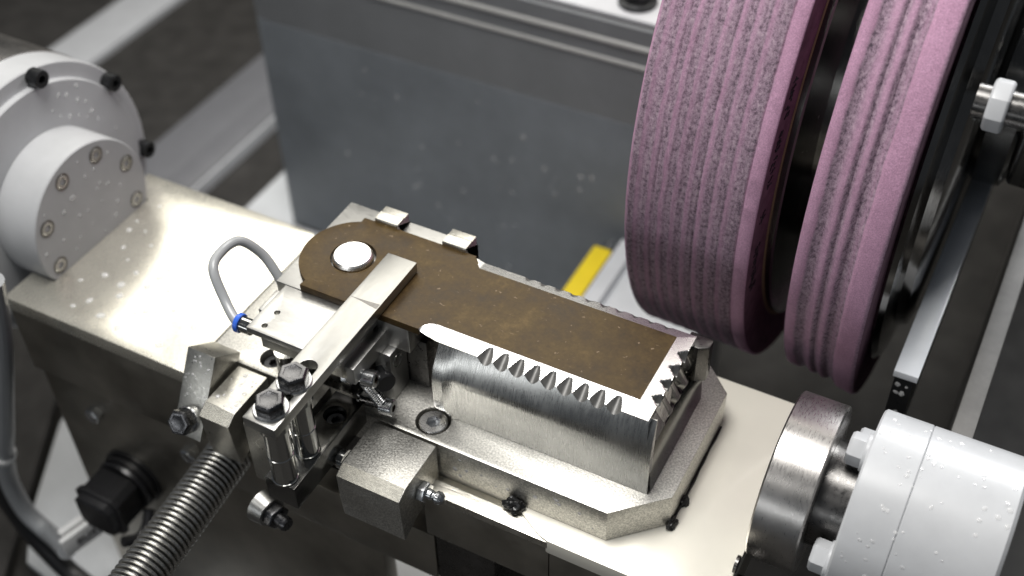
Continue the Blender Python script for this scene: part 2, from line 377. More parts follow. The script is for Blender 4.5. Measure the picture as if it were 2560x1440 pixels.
spots = [(-187, -81), (-173, -78), (-174, -87), (-163, -102), (-158, -100), (-161, -107), (-168, -118), (-172, -72), (-188, -92), (-207, -68), (-215, -47), (-212, -31), (-214, -55), (-195, -109), (-167, -105), (-183, -99), (-182, -115), (-182, -60), (-183, -35), (-162, -84), (-190, -29), (-201, -90), (-198, -75), (-205, -52), (-141, -118), (-150, -95), (-210, -99), (-200, -116), (-133, -100), (-194, -60)]
drops('water_drops', [(x, y, 0.02) for x, y in spots], (0, 0, 1), tb, .9, 2.3, .3)

lp = thing('support_plate', (-130, -117, -258), 'dark vertical plate bolted under the left end of the table', 'plate')
obj('plate', box(-238.5, -14, -122, -112, -256, -55.6), 'beam_dark', lp, .6)
for bx, bz in ((-205, -82), (-136, -79)): hex_bolt(lp, (bx, -122, bz), (0, -1, 0), 9, 5, 0, 'zinc', .3)

# ================================================================== headstock
hs = thing('headstock', (-250, -68, -60), 'light grey round headstock of stacked discs wet with drops', 'headstock')
HY, HZ = -68, 19
obj('motor_body', lathe((-272, HY, HZ), (-1, 0, 0), [(0, 0), (0, 77.5), (160, 77.5), (160, 0)], 96), 'coupling', hs)
obj('outer_disc', lathe((-272, HY, HZ), (1, 0, 0), [(0.3, 70), (0.3, 77), (18.3, 77), (19, 76.3), (19, 60)], 128), 'grey_paint', hs)
obj('middle_disc', lathe((-253.2, HY, HZ), (1, 0, 0), [(0, 60), (0, 68), (3.4, 68), (4, 67.4), (4, 0)], 128), 'grey_paint', hs)
obj('front_disc', lathe((-249, HY, HZ), (1, 0, 0), [(0, 42), (26.2, 42), (26.8, 41.4), (26.8, 0)], 128), 'grey_paint', hs)
for k in range(8):
    a = math.radians(22.5 + 45 * k); y = HY + 33.6 * math.cos(a); z = HZ + 33.6 * math.sin(a)
    if z < -4: continue
    rg = obj('counterbore_ring', lathe((-222.15, y, z), (1, 0, 0), [(0, 3.9), (.12, 4.9), (.2, 4.9), (.2, 3.9)], 32), 'dark_steel', hs)
    s_ = cap_screw('cap_screw', hs, (-225, y, z), (1, 0, 0), 3.9, 3.2, 2.1, 'bar', 1.6, 'black_ox')
for a in (79, 34, -11, 124):
    y = HY + 72.6 * math.cos(math.radians(a)); z = HZ + 72.6 * math.sin(math.radians(a))
    cap_screw('black_screw', hs, (-253, y, z), (1, 0, 0), 5.0, 7, 2.6, 'black_ox', 3)
f1 = [(-59, 43), (-66, 43), (-58, 33), (-53, 29), (-78, 37), (-60, 22), (-86, 33), (-77, 24), (-71, 23), (-54, 7), (-64, 3), (-81, 12), (-105, 18), (-68, 54), (-47, 46), (-61, 31), (-86, 7), (-98, 40), (-45, 22), (-92, 18), (-70, 13), (-50, 14)]
drops('water_drops', [(-222.17, y, z) for y, z in f1], (1, 0, 0), hs, .7, 1.7, .3)
f2 = [(-45, 74), (-40, 71), (-34, 64), (-32, 72), (-42, 58), (-36, 55), (-31, 51), (-48, 62), (-27, 52), (-14, 32), (-24, 45), (-20, 20), (-12, 12), (-52, 68), (-29, 60)]
drops('water_drops', [(-249.15, y, z) for y, z in f2], (1, 0, 0), hs, .7, 1.6, .3)

# ================================================================== fixture base
fb = thing('fixture_base', (15, -73, 0), 'thick blasted-steel base plate with cut corners lying on the table', 'base plate')
obj('plate', plate([(-101, -24), (-101, -122.8), (110.3, -122.8), (131.8, -102.4), (131.8, -36), (119, -23.4)], [circle(18.5, -112, 8.2, 40), circle(-70, -113, 6.3, 32)], 0.2, 20), 'base', fb, .35)
cap_screw('cap_screw', fb, (18.5, -112, 6), (0, 0, 1), 6.7, 13.4, 3.6, 'edge', 4, 'zinc')
cap_screw('cap_screw', fb, (-70, -113, 6), (0, 0, 1), 5.2, 10.5, 2.8, 'black_ox', 3)
drops('water_drops', [(random.uniform(35, 105), -122.82, random.uniform(3, 17)) for k in range(14)], (0, -1, 0), fb, .5, 1.3, .4)

# ================================================================== bracket under the blade
bk = thing('blade_bracket', (70, -80, 20), 'bright milled angle bracket holding up the toothed end of the blade', 'bracket')
def sec(x, f, back=-78): return [(x, y, z) for y, z in f] + [(x, max(back, f[-1][0] + .3) if back < -90 else back, f[-1][1]), (x, back, 20.2)]
def fr(b0, b1, b2, b3, zt, yt, yb, zb):
    """front outline: foot, flat wall, bulge, then a rolled shoulder up to the top edge"""
    out = [(yb, zb), (b0, zb + 4)] + [(b0 + (b1 - b0) * k / 3, zb + 4 + (44 - zb - 4) * k / 3) for k in range(1, 4)]
    for k in range(1, 9):
        u = k / 8
        out.append((b2 + (yt - b2) * u ** 1.6, 45 + (zt - 45) * u))
    return out
A_ = fr(-110.3, -110.6, -110.6, 0, 63.0, -101, -108.5, 25)
secs = [sec(18.5, A_), sec(23.5, A_), sec(25.5, fr(-108.3, -109.2, -109.7, 0, 63.4, -101, -107.6, 20.2)), sec(28.5, fr(-106.6, -107.9, -109.0, 0, 63.6, -101, -106.4, 20.2))]
for t, bk_ in ((.2, -78), (.4, -78), (.6, -78), (.8, -78), (.968, -78), (.970, -104.4), (1.0, -104.4)):
    secs.append(sec(28.5 + 92.8 * t, fr(-106.6 + .6 * t, -107.9 + 1.7 * t, -109.0 + 3 * t, 0, 63.6 + 1.0 * t, -101 - 1.0 * t, -106.4 + .2 * t, 20.2), bk_))
obj('front_wall', loft(secs), 'bracket', bk, 0, 28)
# end wall with the V grooves that continue the end teeth
TE = (-66.3, -75.4, -84.6, -94.0)
def endwall(i, j):
    prof = [(122.2, 20.2), (122.0, 26), (121.4, 33), (120.2, 38), (118.9, 41)]
    y = -105.2 + i * .25
    if j < 5: x, z = prof[j]
    else:
        z = 41 + (j - 5) * ((64.4 if y < -54.3 else 60) - 41) / 24; x = 118.8 if y < -54.3 else 118.6
        fade = min(1, max(0, (z - 40) / 6))
        for t in TE:
            c = t + (64.4 - z) * .58; s_ = abs(y - c) / 3.3
            if s_ < 1: x -= 4.2 * (1 - s_) * fade * (.6 + .4 * (z - 41) / 23)
    return (x, y, z)
bm = grid(243, 30, endwall); 
obj('end_wall', bm, 'dark_chrome', bk, 0, 25, None, True)
obj('end_core', box(108, 113.8, -100.2, -54.2, 20.4, 63.0), 'dark_steel', bk)
obj('rear_stop', prism('z', [(113.9, -54.2), (120.5, -54.2), (125.0, -51.8), (125.0, -46.5), (114, -45.5)], 40.5, 62), 'dark_steel', bk, .8)
obj('inner_block', box(24, 107.5, -77.5, -56, 20.3, 64.4), 'dark_steel', bk)

# ================================================================== the blade
bl = thing('blade', (20, -78, 65), 'brown tempered steel blade with bright ground saw-toothed edges', 'blade')
stem = [(10, -52)] + arc(-41.2, -77.6, 26.0, 101, 250, 26)
stem = [(10.0, -51.9), (-51.2, -51.9)] + [p for p in arc(-40.5, -78.2, 25.4, 115, 243, 22) if -104.2 < p[1] < -52.2] + [(-52.6, -104.5), (10.0, -104.5)]
obj('stem', plate(stem, [circle(-41.0, -77.8, 10.7, 48)], 65.0, 69.0), 'blade', bl, .3, 19, None, True, lambda v: v.co.x > 9.9)
TF = [43.4 + 7.51 * k for k in range(9)]
TB = [38 + 7.51 * k for k in range(10)]
def inner_front(x): return -98.5 if x > 16.5 else -98.5 - 6.0 * (1 - math.sqrt(max(0, 1 - ((16.5 - x) / 6.5) ** 2)))
def outer_front(x): return -106.3 if x > 20 else -104.5 - 1.8 * max(0, (x - 10) / 10)
def inner_back(x): return -58.6 if x > 15 else -52 - 6.6 * max(0, (x - 10) / 5)
XI, XO = 111.8, 119.0
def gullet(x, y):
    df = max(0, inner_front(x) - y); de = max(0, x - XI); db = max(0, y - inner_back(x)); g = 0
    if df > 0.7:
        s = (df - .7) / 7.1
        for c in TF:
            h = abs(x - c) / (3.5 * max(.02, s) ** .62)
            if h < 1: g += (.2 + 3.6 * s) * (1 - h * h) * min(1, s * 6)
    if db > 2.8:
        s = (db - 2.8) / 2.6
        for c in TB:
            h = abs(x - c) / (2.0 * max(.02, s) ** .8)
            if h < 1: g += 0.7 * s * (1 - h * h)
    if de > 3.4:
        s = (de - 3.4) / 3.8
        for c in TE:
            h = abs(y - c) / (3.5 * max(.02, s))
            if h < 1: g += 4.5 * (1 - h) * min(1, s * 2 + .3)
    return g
def blade_top(x, y):
    df = max(0, inner_front(x) - y); de = max(0, x - XI); db = max(0, y - inner_back(x))
    return max(69.0 - max(df * .20, de * .16, db * .22) - gullet(x, y), 62.4)
xs = [10 + .35 * k for k in range(int(109 / .35) + 1)]; xs[-1] = XO
ys = [-106.3 + .42 * k for k in range(20)]; ys += [-98.0 + .5 * k for k in range(int((-58.8 + 98.0) / .5) + 1)]; ys += [-58.5 + .4 * k for k in range(13)] + [-53.3]
def bp(i, j):
    x = xs[i]; y = ys[j]
    yf = outer_front(x)
    if j < 20: y = yf + (ys[20] - yf) * j / 20
    return Vector((x, y, blade_top(x, y)))
nx, ny = len(xs), len(ys)
bm_b, bm_e, bm_g = bmesh.new(), bmesh.new(), bmesh.new(); cb, ce, cg = {}, {}, {}
def vert(bm, cache, i, j):
    if (i, j) not in cache: cache[(i, j)] = bm.verts.new(bp(i, j))
    return cache[(i, j)]
def edge_zone(x, y): return y < inner_front(x) - .05 or x > XI or y > inner_back(x) + .05
for i in range(nx - 1):
    for j in range(ny - 1):
        x = (xs[i] + xs[i + 1]) / 2; y = (bp(i, j).y + bp(i, j + 1).y) / 2
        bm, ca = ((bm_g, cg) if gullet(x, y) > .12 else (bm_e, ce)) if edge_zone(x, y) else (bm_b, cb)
        bm.faces.new((vert(bm, ca, i, j), vert(bm, ca, i + 1, j), vert(bm, ca, i + 1, j + 1), vert(bm, ca, i, j + 1)))
rim = [(i, 0) for i in range(nx)] + [(nx - 1, j) for j in range(1, ny)] + [(i, ny - 1) for i in range(nx - 2, -1, -1)]
def under(i, j):
    p = bp(i, j)
    return (min(p.x, 113.5), min(max(p.y, -100.8), -57.5), 65.0)
low = [bm_e.verts.new(under(i, j)) for i, j in rim]
for k in range(len(rim) - 1):
    a, b2 = vert(bm_e, ce, *rim[k]), vert(bm_e, ce, *rim[k + 1]); bm_e.faces.new((a, b2, low[k + 1], low[k]))
obj('body', bm_b, 'blade', bl, 0, 60, None, False)
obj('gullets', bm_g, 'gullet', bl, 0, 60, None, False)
obj('toothed_edge', bm_e, 'edge', bl, 0, 40, None, False)

pin = thing('locating_pin', (-40.6, -78.6, 50), 'shiny round steel pin standing in the hole of the blade', 'pin')
obj('pin_body', lathe((-40.6, -78.6, 50), (0, 0, 1), [(0, 0), (0, 9.6), (19.6, 9.6), (20.6, 9.2), (21.3, 8.5), (21.45, 0)], 64), 'edge', pin)

# ================================================================== head block under the stem
hb = thing('head_block', (-30, -72, 20), 'ground steel head block under the rounded blade end', 'block')
obj('top_plate', prism('z', [(-66.5, -104), (-66.5, -41), (4, -41), (4, -104)], 50, 64.9), 'plate', hb, .4)
obj('pillar', box(-60, 7, -95.5, -48, 20.1, 49.9), 'dark_steel', hb, .4)
for x0 in (-45.2, -8.2):
    t_ = obj('stop_tab', prism('x', [(-52.4, 65), (-52.4, 70.6), (-52, 71.3), (-46.5, 71.5), (-46, 71.1), (-42, 71.1), (-42, 50), (-41.1, 50), (-41.1, 65)], x0, x0 + 12.6), 'block', hb, .25)
# ================================================================== air plate with hose
ap = thing('air_plate', (-37, -119, 20), 'flat ground plate with two small holes under the clamp bar', 'plate')
obj('plate', plate([(-61, -134.5), (-12, -134.5), (-12, -104.3), (-61, -104.3)], [circle(-54, -120.8, 1.35, 20), circle(-54.2, -130, 1.35, 20)], 61.5, 64.9), 'plate', ap, .3)
obj('lower_body', prism('x', [(-133, 54), (-131, 52), (-107, 52), (-107, 61.3), (-133, 61.3)], -55, -12.5), 'block', ap, .3)
obj('guide_strip', box(-64.6, -61.3, -121, -107, 57, 62.5), 'plate', ap, .3)
obj('pillar', box(-48, -18, -121.5, -106, 20.1, 51.8), 'dark_steel', ap, .5)
obj('foot_screw', lathe((-60, -114, 31), (0, 0, -1), [(0, 0), (0, 5.6), (10.9, 5.6), (10.9, 0)], 32), 'chrome', ap)
ft = thing('hose_fitting', (-61, -130.6, 60.6), 'steel push-in fitting with blue ring on the plate edge', 'fitting')
obj('sleeve', lathe((-61.2, -130.6, 60.7), (-1, 0, 0), [(0, 0), (0, 3.7), (5, 3.7), (5.4, 3.4), (5.4, 0)], 36), 'chrome', ft)
obj('ring', lathe((-66.7, -130.6, 60.7), (-1, 0, 0), [(0, 2.5), (0, 4.3), (.5, 4.6), (2.0, 4.6), (2.5, 4.2), (2.5, 2.4)], 36), 'blue', ft)
tag(obj('air_hose', tube(smooth_path([(-66, -130.5, 60.7), (-71, -130, 61), (-79, -125.5, 65), (-88.5, -119, 75.3), (-91, -109, 77), (-88, -99.5, 77), (-81, -94.5, 68), (-74, -95, 59), (-68, -97, 50), (-66, -98, 42)], 12), 2.35, 16), 'hose'), 'thin grey air hose looping up from the blue ring fitting', 'hose')

# ================================================================== clamp
cl = thing('clamp', (-17, -150, 17), 'long steel clamp bar bolted on two round posts over the blade', 'clamp')
slot = [(-16.4 + 4.1 * math.cos(a), -149.1 + 4.1 * math.sin(a)) for a in [math.pi * k / 14 for k in range(15)]] + [(-16.4 - 4.1 * math.cos(a), -175 - 4.1 * math.sin(a)) for a in [math.pi * k / 14 for k in range(15)]]
obj('bar', plate([(-24.5, -183.5), (-8.8, -183.5), (-8.8, -73.6), (-24, -73.6)], [slot], 69.4, 75.0), 'bar', cl, .35)
obj('grind_mark', plate([(-24.2, -105.3), (-17, -104.9), (-9.2, -104.2), (-9.2, -107.3), (-12.5, -106.9), (-18.3, -105.9)], [], 75.0, 75.04), 'dark_steel', cl)
for y, ph in ((-175, .35), (-158.8, .1)):
    hex_bolt(cl, (-16.3, y, 75.02), (0, 0, 1), 11.4, 5.2, 7.5, 'bolt', ph)
    p_ = obj('post', lathe((-16.8, y, 31.1), (0, 0, 1), [(0, 0), (0, 5.9), (.8, 5.9), (.9, 5.5), (15.6, 5.5), (15.8, 5.2), (16.6, 5.2), (16.8, 5.5), (33, 5.5), (33, 0)], 48), 'chrome', cl)
    obj('collar', lathe((-16.6, y, 64.2), (0, 0, 1), [(0, 0), (0, 6.2), (.4, 6.6), (4.4, 6.6), (5.0, 6.0), (5.0, 0)], 48), 'chrome', p_)
obj('foot_block', plate([(-25, -179.2), (-9.5, -179.2), (-9.5, -124.5), (-25, -124.5)], [circle(-17.3, -136.5, 5.2, 36)], 17.2, 31), 'dark_chrome', cl, .3)
cap_screw('cap_screw', cl, (-17.3, -136.5, 18), (0, 0, 1), 4.4, 9, 2.4, 'black_ox', 3)
obj('side_plate', box(-50, -27, -160.5, -125, -6, 33), 'block', cl, .6)

# ================================================================== blocks along the front
wb = thing('leaning_block', (-92, -140, 0), 'leaning steel block wet with drops at the left end of the fixture', 'block')
obj('block', prism('x', [(-135.4, 34.8), (-119, 23), (-138, -9), (-158, -2.5)], -100, -84), 'block', wb, .6)
nrm = Vector((0, -.857, .516)); c_ = Vector((-92.5, -153.4, 5.2))
hex_bolt(wb, c_, nrm, 11.4, 6.5, 6.6, 'bolt', .2, 1.8)
dd = []
for k in range(26):
    t = random.uniform(.06, .7); dd.append((random.uniform(-98.5, -85.5), -135.4 - 18.5 * t - .01, 34.8 - 30.7 * t))
drops('water_drops', dd, nrm, wb, .35, .8, .3)
jb = [(-124.6, 20), (-150, 20), (-156, 16.4), (-154.6, -5), (-153, -14), (-143, -8), (-124.6, -6)]
jw = thing('jaw_block', (-73.5, -140, -14), 'pale-chamfered jaw block between leaning block and clamp posts', 'block')
obj('jaw', prism('x', jb, -82, -65), 'block', jw, .5)
obj('chamfer_face', prism('x', [(-150.2, 20.05), (-156.1, 16.5), (-156.15, 16.35), (-150.3, 19.9)], -81.5, -65.5), 'table', jw)
drops('water_drops', [(random.uniform(-80, -67), random.uniform(-148, -127), 20.03) for k in range(16)], (0, 0, 1), jw, .4, 1.2, .25)
gb = thing('greased_block', (11, -140, -14), 'wide steel jaw block with a grease nipple in front of the base plate', 'block')
obj('jaw', prism('x', [(-124.2, 20), (-150.6, 20), (-156.6, 17), (-156.4, 0), (-155.4, -12.6), (-144, -8), (-124.2, -6)], -5.5, 27.2), 'base', gb, .5)
obj('chamfer_face', prism('x', [(-150.8, 20.05), (-156.7, 17.1), (-156.75, 16.9), (-150.9, 19.9)], -5, 26.7), 'table', gb)
n_ = obj('nipple', lathe((27.2, -140, 6.5), (1, 0, 0), [(4, 0), (4, 2.6), (6, 2.4), (6.8, 2.0), (7.4, 2.0), (8.4, 3.0), (10, 3.1), (11.2, 2.6), (12.4, 1.5), (12.6, 0)], 32), 'zinc', gb)
obj('hex_collar', lathe((27.2, -140, 6.5), (1, 0, 0), [(.2, 0), (.2, 4.7), (.8, 5.2), (3.6, 5.2), (4.2, 4.6), (4.2, 0)], 6), 'zinc', n_, .2)
tag(obj('pivot_pin', lathe((-26.8, -147.5, 17.5), (1, 0, 0), [(17.4, 0), (17.4, 4.2), (18.6, 4.8), (21.2, 4.8), (21.2, 0)], 36), 'chrome'), 'short polished pin between the post block and the wide jaw block', 'pin')
lb = thing('clamp_stud', (-40, -165, -20), 'cone washer and dark nut on a stud below the post block', 'stud')
obj('cone_washer', lathe((-46, -165, -19), (1, -.25, 0), [(0, 0), (0, 9), (7, 7.2), (7, 0)], 36), 'bar', lb)
obj('nut', lathe((-39, -166.8, -19), (1, -.25, 0), [(0, 0), (0, 6.2), (4.6, 6.2), (5.2, 5.4), (5.2, 0)], 6), 'bolt', lb, .25)
obj('stud', lathe((-34, -168, -19), (1, -.25, 0), [(0, 0), (0, 3.6), (5, 3.6), (6, 3), (6, 0)], 24), 'bolt', lb)

# ================================================================== adjuster beside the clamp bar
sb = thing('stop_block', (-8, -103, 20), 'small upright steel block with a round hole beside the clamp bar', 'block')
obj('block', box(-12, -3.4, -109.6, -96.2, 20.1, 50), 'plate', sb, .6)
obj('bushing', lathe((-3.5, -104, 42.5), (1, 0, 0), [(0, 2.5), (0, 3.6), (.35, 3.6), (.35, 2.9), (-0.4, 2.9), (-.4, 0)], 32), 'chrome', sb)
st = thing('pusher_strip', (-11, -115, 50), 'narrow polished strip running below the clamp bar edge', 'strip')
obj('strip', box(-13, -7.6, -131, -98.6, 49.5, 59.6), 'plate', st, .8)
aj = thing('adjusting_screw', (-9, -123, 46), 'small socket-head adjusting screw with lock nut beside the clamp bar', 'screw')
obj('lock_nut', lathe((-17, -125.5, 48), (1, .12, .06), [(0, 0), (0, 4.8), (.5, 5.1), (3.4, 5.1), (3.9, 4.7), (3.9, 0)], 6), 'zinc', aj, .15)
obj('thread', tube([(-13.2 + .42 * k, -125.1 + .05 * k, 48.2 + .03 * k) for k in range(15)], lambda t: 2.5 if int(round(t * 14)) % 2 else 2.1, 20), 'zinc', aj)
cap_screw('screw_head', aj, (-7.6, -124.3, 48.6), (1, .12, .06), 4.0, 6.0, 2.0, 'zinc', 3, 'copper')
sp = thing('coil_spring', (-6, -123, 32), 'tiny coil spring stretched between two screw heads', 'spring')
a0, a1 = Vector((-8.6, -123.2, 44.5)), Vector((-2.2, -121.6, 32.2)); dv, du, dw = frame(a1 - a0); L_ = (a1 - a0).length
obj('coil', tube([a0 + dv * (L_ * k / 208) + (du * math.cos(k * 2 * math.pi / 16) + dw * math.sin(k * 2 * math.pi / 16)) * 2.6 for k in range(209)], .45, 7), 'zinc', sp)
obj('core', tube([a0, a1], 1.2, 10), 'black_ox', sp)
ls = thing('anchor_screw', (0, -121, 25), 'socket-head screw holding the lower end of the coil spring', 'screw')
cap_screw('screw_head', ls, (-2.4, -121.3, 29.2), (1, .12, .06), 4.0, 6.0, 2.0, 'zinc', 3, 'copper')
obj('shank', lathe((-13, -122.4, 28.6), (1, .12, .06), [(0, 0), (0, 2), (11, 2), (11, 0)], 20), 'dark_steel', ls)
kb = thing('round_stop', (0, -117, 42), 'small black round stop behind the coil spring', 'stop')
obj('pad', lathe((-2.6, -117.5, 43), (.8, -.55, .1), [(0, 0), (0, 4.3), (.5, 4.8), (3.2, 4.8), (3.8, 4.2), (3.8, 0)], 36), 'plastic_black', kb)
obj('shank', lathe((-8, -112.5, 42.5), (.8, -.6, .1), [(0, 0), (0, 2), (8, 2), (8, 0)], 20), 'black_ox', kb)
br = thing('flat_bracket', (-22, -123, 22), 'dark flat bracket arm reaching from under the clamp bar to the spring', 'bracket')
obj('arm', prism('z', [(-38, -126.5), (-15.4, -125.6), (-13, -123), (-13, -112), (-38, -112)], 24.2, 28), 'block', br, .4)
obj('hook', box(-14.4, -12.2, -123.4, -117, 20.3, 33), 'zinc', br, .5)

# ================================================================== sealant
se = thing('sealant_bead', (132.6, -70, 0), 'thin black sealant bead along the right foot of the base plate', 'sealant')
obj('bead', tube(smooth_path([(132.4, -40, .5), (132.3, -60, .6), (132.6, -78, .4), (132.4, -95, .6), (132.2, -101.5, .5)], 8), lambda t: .55 + .25 * math.sin(t * 17) ** 2, 8), 'rubber', se)
def blob(name, c, r, sx, seed, parent=None):
    bm = bmesh.new(); bmesh.ops.create_icosphere(bm, subdivisions=4, radius=1)
    for v in bm.verts:
        k = 1 + .45 * noise.noise(v.co * 1.6 + Vector((seed, 0, 0))) + .2 * noise.noise(v.co * 4 + Vector((0, seed, 0)))
        v.co = Vector((v.co.x * r * sx[0] * k + c[0], v.co.y * r * sx[1] * k + c[1], v.co.z * r * sx[2] * k + c[2]))
    return obj(name, bm, 'rubber', parent)
blob('lump', (133.2, -88.3, 1.2), 2.3, (1, 1.1, .8), 3, se)
blob('lump', (132.8, -102, 1.5), 2.4, (.9, 1.5, .9), 9, se)
tag(blob('sealant_lump', (66.8, -125.4, 2.4), 4.0, (1.1, .8, .9), 5), 'glossy black lump of sealant at the end of the milled pocket', 'sealant')

# ================================================================== right-hand coupling and motor
AX, AZ = -68, 18
cp = thing('coupling', (178, AX, -20), 'turned steel coupling drum at the right end of the table', 'coupling')
obj('drum', lathe((166.5, AX, AZ), (1, 0, 0), [(0, 0), (0, 37.2), (.8, 38.2), (20.4, 38.2), (21.2, 37.4), (21.2, 0)], 128), 'coupling', cp)
obj('shaft', lathe((187.8, AX, AZ), (1, 0, 0), [(0, 0), (0, 24), (13.2, 24), (13.2, 0)], 72), 'dark_steel', cp)
obj('yoke', box(164.8, 172, -128, -100, -60, -18), 'dark_steel', cp, 1)
obj('dowel', lathe((165.2, -111.5, 5), (1, 0, 0), [(0, 0), (0, 4), (1.3, 4), (1.3, 0)], 24), 'dark_steel', cp)
mo = thing('tail_motor', (232, AX, -26), 'white painted tailstock motor wet with drops at the lower right', 'motor')
obj('front_flange', lathe((201.2, AX, AZ), (1, 0, 0), [(0, 0), (0, 41.5), (.9, 42.4), (20.3, 42.4), (20.7, 42.0), (20.7, 0)], 128), 'white_paint', mo)
obj('housing', lathe((222.0, AX, AZ), (1, 0, 0), [(0, 0), (0, 41.9), (.4, 42.3), (38, 42.3), (39.5, 40.8), (39.5, 0)], 128), 'white_paint', mo)
for a in (90, 180, 270, 0):
    y = AX + 33 * math.cos(math.radians(a)); z = AZ + 33 * math.sin(math.radians(a))
    hex_bolt(mo, (201.2, y, z), (-1, 0, 0), 12.5, 6.5, 8.3, 'white_paint', .4, 1.6, 'white_paint')
dd = []
for k in range(95):
    a = math.radians(random.uniform(62, 190)); x = random.uniform(203, 259)
    dd.append((x, a))
bm_d = []
for x, a in dd: bm_d.append((x, AX + 42.42 * math.cos(a), AZ + 42.42 * math.sin(a), a))
for lo, hi in ((62, 100), (100, 140), (140, 190)):
    mid = math.radians((lo + hi) / 2); sel = [(x, y, z) for x, y, z, a in bm_d if lo <= math.degrees(a) < hi]
    drops('water_drops', sel, (0, math.cos(mid), math.sin(mid)), mo, .35, 1.15, .28)

# ================================================================== grinding wheels
WAX = Vector((1, -0.015, -0.021)).normalized(); WC = Vector((126, 189, 88))
def wheel(name, s0, s1, prof, mat, label, bore):
    o = thing(name, WC + WAX * (s0 + s1) / 2, label, 'grinding wheel', 'pink grinding wheels on one spindle')
    q_ = WAX.to_track_quat('X', 'Z'); o.rotation_euler = q_.to_euler(); BASE[o.name] = Vector((0, 0, 0))
    h = (s1 - s0) / 2
    full = [(-h, bore)] + prof + [(h, bore), (-h, bore)]
    bm = lathe((0, 0, 0), (1, 0, 0), full, 360)
    for v in bm.verts:
        rr = math.hypot(v.co.y, v.co.z)
        if rr > bore + 20:
            k = 1 + .0012 * noise.noise(v.co * .6) + .0004 * noise.noise(v.co * 2.3); v.co.y *= k; v.co.z *= k
    obj('stone', bm, mat, o, 0, 60)
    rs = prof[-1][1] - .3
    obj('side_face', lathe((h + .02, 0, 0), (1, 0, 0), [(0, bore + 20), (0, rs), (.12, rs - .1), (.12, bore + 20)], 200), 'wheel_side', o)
    return o, h
R_1 = 189.3; h1 = 31.45
p1 = [(-h1, R_1 - 2), (-h1 + .9, R_1 - .6)]
x = -h1 + 1.5; k = 0
while x < h1 - 7.5:
    ph = (x + h1) / 7.0
    p1.append((x, R_1 - .55 + .55 * abs(math.sin(ph * math.pi)) ** .6 - .25 * (k % 3 == 0)))
    x += .7; k += 1
p1 += [(h1 - 6.8, R_1 - .9), (h1 - 6.2, R_1 + .1), (h1 - .6, R_1 + .1), (h1, R_1 - .6)]
st1 = [(0, 0.1), (.018, .15), (.03, .95)]
for k in range(8): c = .085 + .098 * k; st1 += [(c - .018, 1.0), (c, .36 - .12 * (k % 3)), (c + .035, .85)]
st1 += [(.87, 1.0), (.885, .9), (.902, .05), (1, 0)]
wm1 = wheel_mat('pink_wheel_stone', st1, -h1, h1)
w1, h1 = wheel('wide_grinding_wheel', -62.9, 0, p1, wm1, 'wide pink grinding wheel with fine dressed lines, nearer the blade', 70)
R_2 = 186.2; h2 = 18.8
p2 = [(-h2, R_2 - 1.2), (-h2 + .7, R_2), (-h2 + 5, R_2 + .4), (-h2 + 6, R_2 - .6), (-h2 + 8.5, R_2 - 1.6), (-h2 + 10.5, R_2 - .6), (-h2 + 12.5, R_2 + .9), (-h2 + 14, R_2 + .8), (-h2 + 15.5, R_2 - .9), (-h2 + 17.2, R_2 + .6), (-h2 + 19, R_2 + 1.6), (-h2 + 20.2, R_2 + 1.2), (-h2 + 21.8, R_2 - .6), (-h2 + 23, R_2 - .2), (-h2 + 26.5, R_2 + 1.8), (-h2 + 27.5, R_2 + 3.2), (-h2 + 28.2, R_2 + 3.4), (-h2 + 35.8, R_2 + 4.4), (-h2 + 36.8, R_2 + 4.0), (h2, R_2 + 3.4)]
st2 = [(0, 0), (.13, .05), (.16, 1), (.24, .9), (.30, .35), (.35, .2), (.39, 1), (.43, .9), (.47, .3), (.51, .25), (.55, 1), (.60, .95), (.66, .55), (.69, .9), (.705, .0), (.95, 0), (.97, .35), (1, .6)]
wm2 = wheel_mat('pink_wheel_stone_stepped', st2, -h2, h2)
w2, h2 = wheel('stepped_grinding_wheel', 19.7, 57.3, p2, wm2, 'narrower stepped pink grinding wheel with deep grooves, farther right', 70)
# felt-pen marks on the side of the wide wheel
bm = bmesh.new()
for a_0, n_s in ((196, 5), (189.5, 4), (180.5, 2), (174, 7), (168, 3), (163, 4), (160, 3)):
    for k in range(n_s):
        a = math.radians(a_0 - k * 1.15); r = 179.5 + random.uniform(-1.5, 1.5)
        pts = []
        for j in range(6):
            aa = a + math.radians(random.uniform(-.5, .5)); rr = r + (j - 2.5) * random.uniform(.6, 1.6) * (1 if k % 2 else -1)
            pts.append((h1 + .22, rr * math.cos(aa), -rr * math.sin(aa) * -1))
        tube([Vector(p) for p in pts], .42, 5, bm)
obj('pen_marks', bm, 'ink', w1)

sd = thing('wheel_spindle', WC, 'dark steel spindle with hub and round flanges carrying the pink wheels', 'spindle')
obj('hub', lathe(WC + WAX * .7, WAX, [(0, 0), (0, 163), (2.6, 163), (3.4, 162), (4, 140), (5, 120), (16.8, 120), (17.0, 158), (18.8, 158), (18.8, 0)], 160), 'hub', sd)
obj('blotter', lathe(WC + WAX * .05, WAX, [(0.2, 150), (0.2, 165), (.6, 165), (.6, 150)], 160), 'tan_paper', sd)
obj('flange', lathe(WC + WAX * 57.6, WAX, [(0, 0), (0, 168), (1.5, 169), (4, 166), (6.5, 148), (11, 146), (13, 138), (13, 0)], 160), 'flange', sd)
obj('nose', lathe(WC + WAX * 70.8, WAX, [(0, 0), (0, 60), (3, 62), (16, 62), (18, 58), (18, 50), (34, 48), (34, 0)], 96), 'hub', sd)
obj('clamp_nut', lathe(WC + WAX * 89.2, WAX, [(0, 0), (0, 58), (2, 60), (12, 60), (14, 56), (14, 0)], 8), 'chrome', sd, 1)

